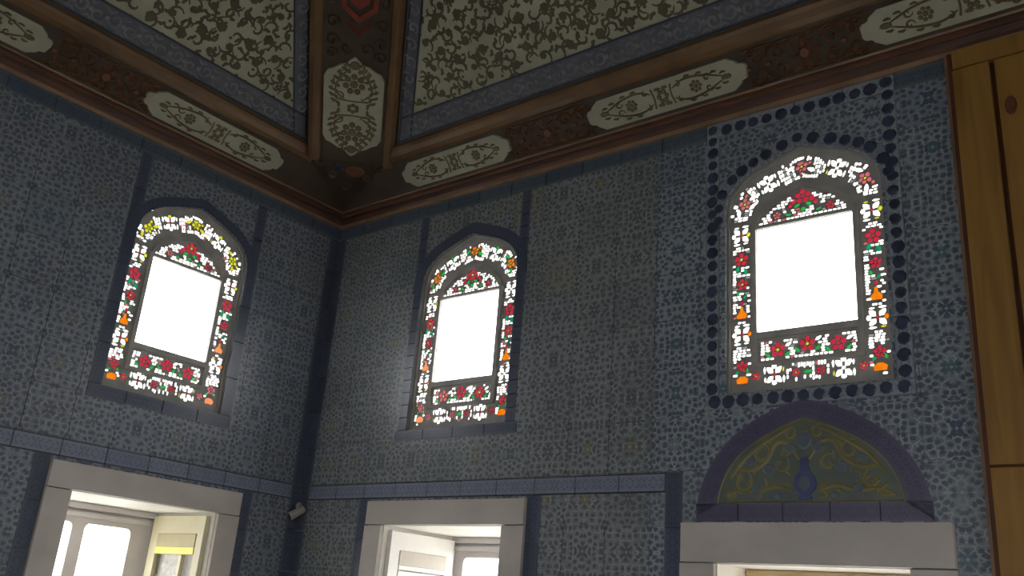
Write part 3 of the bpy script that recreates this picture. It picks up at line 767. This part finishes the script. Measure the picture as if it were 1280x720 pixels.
    # tympanum over the clear pane
    IN = mirror(smooth([(.222, .800), (.218, .835), (.165, .890), (.085, .925), (0, .962)], 2))
    def hgt(x):
        for (x0, y0), (x1, y1) in zip(IN, IN[1:]):
            if x1 <= x <= x0: return y0+(y1-y0)*(x-x0)/(x1-x0) if x1 != x0 else y0
        return .80
    av = [(0, .905, .040), (-.035, .870, .012), (.035, .870, .012), (0, .850, .018), (-.125, .838, .022), (.125, .838, .022), (.07, .835, .014), (-.07, .835, .014)]
    rose((0, .910), .028, 'red'); blob((-.044, .893), .015, .015, 'red'); blob((.044, .893), .015, .015, 'red'); blob((-.06, .872), .011, .011, 'red'); blob((.06, .872), .011, .011, 'red')
    leaf((-.028, .868), .018, .010, .5, 'green'); leaf((.028, .868), .018, .010, 2.6, 'green'); leaf((0, .845), .014, .012, 0, 'green')
    rose((-.125, .838), .015, 'pink' if seed != 2 else 'red'); rose((.125, .838), .015, 'red'); leaf((.072, .832), .018, .007, .3, 'green'); leaf((-.072, .832), .018, .007, 2.8, 'green')
    hatch(lambda a, b: b > .803 and abs(a) < .219 and b < hgt(a)-.010, .806, .955, .218, av + [(-.06, .872, .012), (.06, .872, .012)], None)
    # strip of three roses under the clear pane
    av = []
    for x in (-.135, 0, .135):
        y = .190 + (.012 if x == 0 else 0); rose((x, y), .027, 'red'); av.append((x, y, .039))
        for d in (-1, 1): leaf((x+d*.046, y-.022), .018, .008, 1.57-d*.9, 'green'); av.append((x+d*.046, y-.022, .012))
        leaf((x+.05, y+.02), .018, .008, .5, 'white'); av.append((x+.05, y+.02, .012))
    hatch(lambda a, b: abs(a) < .218 and .142 < b < .240, .146, .236, .216, av, None)
    # plaster with a hole for every piece of glass
    clear = rect(-.225, .225, .278, .782)
    holes = [p for p, c in big] + [p for p, c in small] + [clear]
    b = MB(); b.slab(*cut([(x*.998, y*.999) for x, y in OUTLINE], holes), 0.0, 0.004, None, True); b.build('plaster_lattice', M['plaster'], root)
    b = MB(); b.slab(*cut(rect(-.249, .249, .120, .800), [rect(-.226, .226, .277, .783), rect(-.226, .226, .138, .246)]), .004, .018)
    b.build('inner_frame', M['plaster'], root)
    IO = offset(IN, .016); II = offset(IN, -.003)
    b = MB()
    for i in range(len(IO)-1): b.prism([IO[i], IO[i+1], II[i+1], II[i]], .004, .016, back=False)
    b.build('tympanum_moulding', M['plaster'], root)
    OI = [(x*.975, .008+(y-.008)*(.99 if y > .5 else 1)) for x, y in OUTLINE]; OI[0] = (-.356, .009); OI[1] = (.356, .009)
    b = MB(); b.slab(*cut([(x*.998, y*.999) for x, y in OUTLINE], [OI]), .004, .020); b.build('outer_moulding', M['plaster'], root)
    b = MB(); b.prism(clear, 0.0005, 0.003); b.build('clear_pane', G['clear'], root)
    for P, c in big:
        m = MB(); m.prism(P, 0.0005, 0.0025); m.build('glass_piece', G[c], root)
    for c in ('white', 'dim', 'pink'):
        m = MB(); [m.prism(P, 0.0005, 0.0025) for P, k in small if k == c]
        if m.f: tag(m.build('glass_slivers', G[c], root), kind='stuff')
stained_glass(FL, -1.045, 2.597, 1, 'stained glass window with yellow and green glass in its arch, alone on the left wall', ('yellow', 'yellow'))
stained_glass(FR, 1.223, 2.587, 2, 'stained glass window in the middle, framed by a plain navy tile border right of the corner', ('orange', 'green'))
stained_glass(FR, 3.222, 2.630, 3, 'largest looking stained glass window, ringed by dark blue dots above the tiled lunette', ('pink', 'white'))

# ------------------------------------------------------------------ marble surrounds and casements of the lower windows
def surround(Fm, d, depth, label):
    o0, o1, p0, p1 = d['o']; f0, f1, g0, g1 = d['f']
    uc = (o0+o1)/2
    root = tag(link('marble_window_surround', None, None, at(Fm, uc, g0, 0.0)), label, 'window surround', 'marble surrounds of the lower windows')
    def part(name, a, mat='marble', inset=.004):
        b = MB(); b.box(a[0]-uc, a[1]-uc, a[2]-g0, a[3]-g0, a[4], a[5], 0, inset); b.build(name, M[mat], root)
    part('lintel', (f0, f1, p1, g1, .001, .028)); part('jamb', (f0, o0, g0, p1-.002, .001, .027)); part('jamb', (o1, f1, g0, p1-.002, .001, .027))
    part('sill', (o0+.001, o1-.001, g0, p0, -depth, .05))
    part('soffit', (o0-.10, o1+.10, p1, p1+.10, -depth, -THICK-.001), 'reveal', 0); part('reveal', (o0-.10, o0, p0, p1, -depth, -THICK-.001), 'reveal', 0)
    part('reveal', (o1, o1+.10, p0, p1, -depth, -THICK-.001), 'reveal', 0)
    for a in ((o0-.002, o0+.004, p0, p1, -THICK, .0), (o1-.004, o1+.002, p0, p1, -THICK, 0), (o0, o1, p1-.004, p1+.002, -THICK, 0)): part('lining', a, 'reveal', 0)
def round_rect(u0, u1, v0, v1, r):
    P = []
    for cx, cy, a0 in ((u1-r, v0+r, -90), (u1-r, v1-r, 0), (u0+r, v1-r, 90), (u0+r, v0+r, 180)):
        P += [(cx+r*math.cos(math.radians(a0+k*30)), cy+r*math.sin(math.radians(a0+k*30))) for k in range(4)]
    return P
def casement(Fm, box, n, panes, label, mat, group='casement windows of the lower openings'):
    u0, u1, v0, v1 = box; uc = (u0+u1)/2
    root = tag(link('casement_window', None, None, at(Fm, uc, v0, n)), label, 'window', group)
    loc = lambda P: [(p[0]-uc, p[1]-v0) for p in P]
    holes = [round_rect(*p, .03) for p in panes]
    b = MB(); b.slab(*cut(loc(rect(*box)), [loc(h) for h in holes]), 0, .045, None, True); b.build('sash_frame', M[mat], root)
    b = MB(); b.box(u0-uc, u1-uc, v1-v0-.075, v1-v0-.048, .045, .07, 0, .006); b.box(u0-uc, u1-uc, v1-v0-.032, v1-v0, .045, .085, 0, .006); b.build('head_moulding', M[mat], root)
    for h in holes:
        b = MB(); b.prism(loc(h), .018, .024); b.build('pane', G['clear'], root)
    return root
DL = LOW['left'][0]; DM, DR = LOW['right']
surround(FL, DL, 0.66, 'pale marble surround with yellow shutter inside, below the left wall window')
surround(FR, DM, 0.66, 'pale marble surround below the middle arched window, right of the corner')
surround(FR, DR, 0.40, 'widest pale marble surround at the bottom right, under the tiled lunette')
casement(FL, (-1.443, -0.582, 0.552, 2.046), -0.66, [(-1.40, -1.08, .70, 1.94), (-1.005, -0.72, .70, 1.94)], 'pale two-light casement deep inside the left marble surround', 'white_wood')
casement(FR, (0.767, 1.636, 0.552, 2.051), -0.66, [(0.84, 1.13, .70, 1.94), (1.21, 1.56, .70, 1.94)], 'pale two-light casement deep inside the middle marble surround', 'white_wood')
casement(FR, (2.812, 3.605, 0.552, 1.896), -0.36, [(2.90, 3.17, .70, 1.78), (3.25, 3.52, .70, 1.78)], 'oak casement head inside the right marble surround under the lunette', 'oak')
# inner leaves folded back against the reveals
def leaf_window(Fm, L, H, label, mat, bars, upright=None):
    root = tag(link('casement_leaf', None, None, Fm), label, 'window leaf')
    hole = rect(.075, L-.06, .10, H-.10)
    b = MB(); b.slab(*cut(rect(0, L, 0, H), [hole]), 0, .03, None, True); b.build('leaf_frame', M[mat], root)
    b = MB(); b.prism(hole, .010, .015); b.build('pane', G['clear'], root)
    if upright: b = MB(); b.box(upright, upright+.028, .10, bars[0][0], .008, .032, 0, .004); b.build('glazing_bar', M[mat], root)
    for v0, v1, m, nm in bars:
        b = MB(); b.box(.075, L-.06, v0, v1, .008, .034, 0, .004); b.build(nm, M[m], root)
# right reveal of the left window: faces -y; u runs outward (-x -> seen left), v up
FLV = frame_matrix((-0.565, -0.586, 0.60), (1, 0, 0), (0, 0, 1), (0, -1, 0))
leaf_window(FLV, 0.53, 1.43, 'cream casement leaf with yellow rail folded against the reveal of the left marble surround', 'cream_wood', [(1.215, 1.255, 'yellow_wood', 'yellow_rail'), (1.2555, 1.329, 'olive_tan', 'upper_panel'), (1.02, 1.045, 'cream_wood', 'glazing_bar')], .33)
FMV = frame_matrix((0.772, 0.035, 0.60), (0, 1, 0), (0, 0, 1), (1, 0, 0))
leaf_window(FMV, 0.53, 1.43, 'cream casement leaf folded against the reveal of the middle marble surround', 'glare_white_wood', [(1.225, 1.25, 'glare_white_wood', 'glazing_bar'), (1.2505, 1.329, 'pale_tan', 'upper_panel'), (.10, 1.222, 'glare_white_wood', 'panel')])  # opaque white lower panel stands in for panes blown out by daylight

# ------------------------------------------------------------------ tiled lunette
root = tag(link('tile_lunette', None, None, at(FR, LUN_AT[0], LUN_AT[1], 0.0)), 'half-round tile panel with violet border and blue vase on green, below the right window', 'tile panel')
INN = mirror(smooth([(0.390, .075), (.385, .12), (.345, .22), (.265, .305), (.15, .37), (.05, .41), (0, .425)], 2))
k = len(LUN); st = 7
for i in range(0, k-1, st):
    j = min(k-1, i+st); m = MB()
    for q in range(i, j):
        P = [LUN[q], LUN[q+1], INN[q+1], INN[q]]
        U = lambda t, s: ((t-i)/st, s)
        m.face([(p[0], p[1], .010) for p in P], [U(q, 0.02), U(q+1, .02), U(q+1, .98), U(q, .98)])
        m.face([(*LUN[q+1], .010), (*LUN[q], .010), (*LUN[q], 0), (*LUN[q+1], 0)], [(0, 0)]*4)
    m.build('border_tile', M['lun_border'], root)
for i in range(5):
    a = -.494+i*.1976; m = MB(); m.box(a+.001, a+.1966, 0.0, .074, 0, .010, 0, .001, lambda p, a=a: ((p[0]-a)/.1976, p[1]/.075), False); m.build('border_tile', M['lun_border'], root)
m = MB(); m.prism(INN, 0, .008, back=False); m.build('field', M['lun_green'], root)
m = MB(); m.ribbon(INN, .010, .008, .012, False); m.ribbon([(-.39, .077), (.39, .077)], .008, .008, .012, False); m.build('edge_line', M['lun_yellow'], root)
m = MB(); V = [(.028, .085), (.030, .095), (.018, .103), (.042, .125), (.050, .15), (.040, .18), (.024, .20), (.016, .225), (.020, .245), (.008, .262)]
m.prism(V + [(-x, y) for x, y in V[::-1]], .008, .013, inset=.003); m.build('vase', M['lun_blue'], root)
m = MB(); m.prism(circ((0, .152), .026, 10, 0, .03), .013, .015); m.build('vase_light', M['lun_pale'], root)
m = MB()
for s in (-1, 1):
    m.ribbon(smooth([(s*.02, .25), (s*.07, .33), (s*.13, .33), (s*.16, .25), (s*.23, .21), (s*.30, .22)]), .026, .008, .011)
    m.ribbon(smooth([(s*.05, .12), (s*.13, .15), (s*.20, .12), (s*.30, .13), (s*.36, .10)]), .024, .008, .011)
    m.ribbon(smooth([(s*.05, .39), (s*.12, .36), (s*.20, .31), (s*.27, .26), (s*.33, .18)]), .022, .008, .011)
    for c, r in (((.19, .285), .045), ((.275, .165), .05), ((.10, .235), .04), ((.33, .115), .03), ((.06, .365), .03)):
        m.ribbon(spiral((s*c[0], c[1]), r, 1.0, 1.0, s, 12), .018, .008, .011)
rl = random.Random(9)
for i in range(70):
    x, y = rl.uniform(-.36, .36), rl.uniform(.10, .38)
    if abs(x) < .065 and y < .27 or not inside((x*1.12, y*1.10), INN): continue
    a = rl.uniform(0, 6.28); m.ribbon([(x-.018*math.cos(a), y-.018*math.sin(a)), (x+.006*math.sin(a), y-.006*math.cos(a)), (x+.018*math.cos(a), y+.018*math.sin(a))], .014, .008, .0105)
m.build('arabesque', M['lun_yellow'], root)
m = MB()
for s in (-1, 1):
    for c, r in (((.06, .30), .028), ((.155, .215), .030), ((.215, .13), .026), ((.24, .25), .022), ((.12, .10), .02)): m.dome((s*c[0], c[1]), r, r*.8, .008, .011, 8)
m.dome((0, .33), .035, .04, .008, .011, 10); tag(m.build('blossoms', M['lun_pale'], root), kind='stuff')

# ------------------------------------------------------------------ timber panelling at the right
root = tag(link('timber_panelling', None, None, at(FR, 3.885, 0.0, 0.0)), 'tall golden brown timber panelling with a dark groove at the right edge', 'panelling')
def tp(name, u0, u1, v0, v1, n0, n1, mat='timber', inset=.004):
    b = MB(); b.box(u0, u1, v0, v1, n0, n1, 0, inset); b.build(name, M[mat], root)
tp('edge_moulding', 0.0, .014, 0.0, 4.019, .0, .030, 'cornice_tan'); tp('edge_moulding', .0145, .030, 0.0, 4.019, .0, .044, 'timber_dark')
tp('backing', .030, 1.10, 0.0, 4.019, .0, .020, 'timber_dark', 0)
tp('stile', .031, .172, 2.262, 3.93, .020, .050); tp('stile', .031, .172, 0.0, 2.258, .020, .050)
tp('top_rail', .031, 1.10, 3.932, 4.018, .020, .052); 
tp('plank', .192, .52, 2.262, 3.93, .020, .046); tp('plank', .192, .52, 0.0, 2.258, .020, .046); tp('plank', .54, 1.10, 0.0, 3.93, .020, .046)
b = MB(); b.prism(circ((.235, 3.70), .022, 10, 0, .045), .046, .052, inset=.006); b.build('knot', M['timber_dark'], root)

# ------------------------------------------------------------------ small camera in the corner
root = tag(link('security_camera', None, None, Matrix.Translation((0.02, -0.02, 2.165))), 'small off-white security camera bracketed in the room corner beside the middle surround', 'camera')
b = MB(); b.prism(circ((0, 0), .024, 12), -.010, .006, inset=.003); b.build('wall_plate', M['white_plastic'], root, Matrix.Rotation(math.radians(45), 4, 'Z') @ Matrix.Rotation(math.radians(90), 4, 'X'))
def tube(b, p, q, r0, r1, n=10):
    p, q = Vector(p), Vector(q); d = (q-p).normalized(); a = d.orthogonal().normalized(); c = d.cross(a)
    ring = lambda o, r: [o+a*r*math.cos(2*math.pi*i/n)+c*r*math.sin(2*math.pi*i/n) for i in range(n)]
    A, B = ring(p, r0), ring(q, r1)
    for i in range(n): b.face([A[i], A[(i+1) % n], B[(i+1) % n], B[i]], [(0, 0)]*4)
    b.face(A[::-1], [(0, 0)]*n); b.face(B, [(0, 0)]*n)
b = MB(); tube(b, (0, 0, 0), (.025, -.025, .012), .009, .009); tube(b, (.025, -.025, .012), (.038, -.036, -.030), .010, .011); b.build('bracket', M['white_plastic'], root)
b = MB(); tube(b, (.060, -.012, -.022), (.026, -.080, -.072), .024, .026, 14); b.build('housing', M['white_plastic'], root)
b = MB(); tube(b, (.0265, -.079, -.0715), (.0235, -.085, -.076), .019, .017, 14); b.build('lens', M['black_plastic'], root)
b = MB(); tube(b, (.064, -.004, -.016), (.060, -.012, -.022), .018, .024, 14); b.build('rear_cap', M['white_plastic'], root)
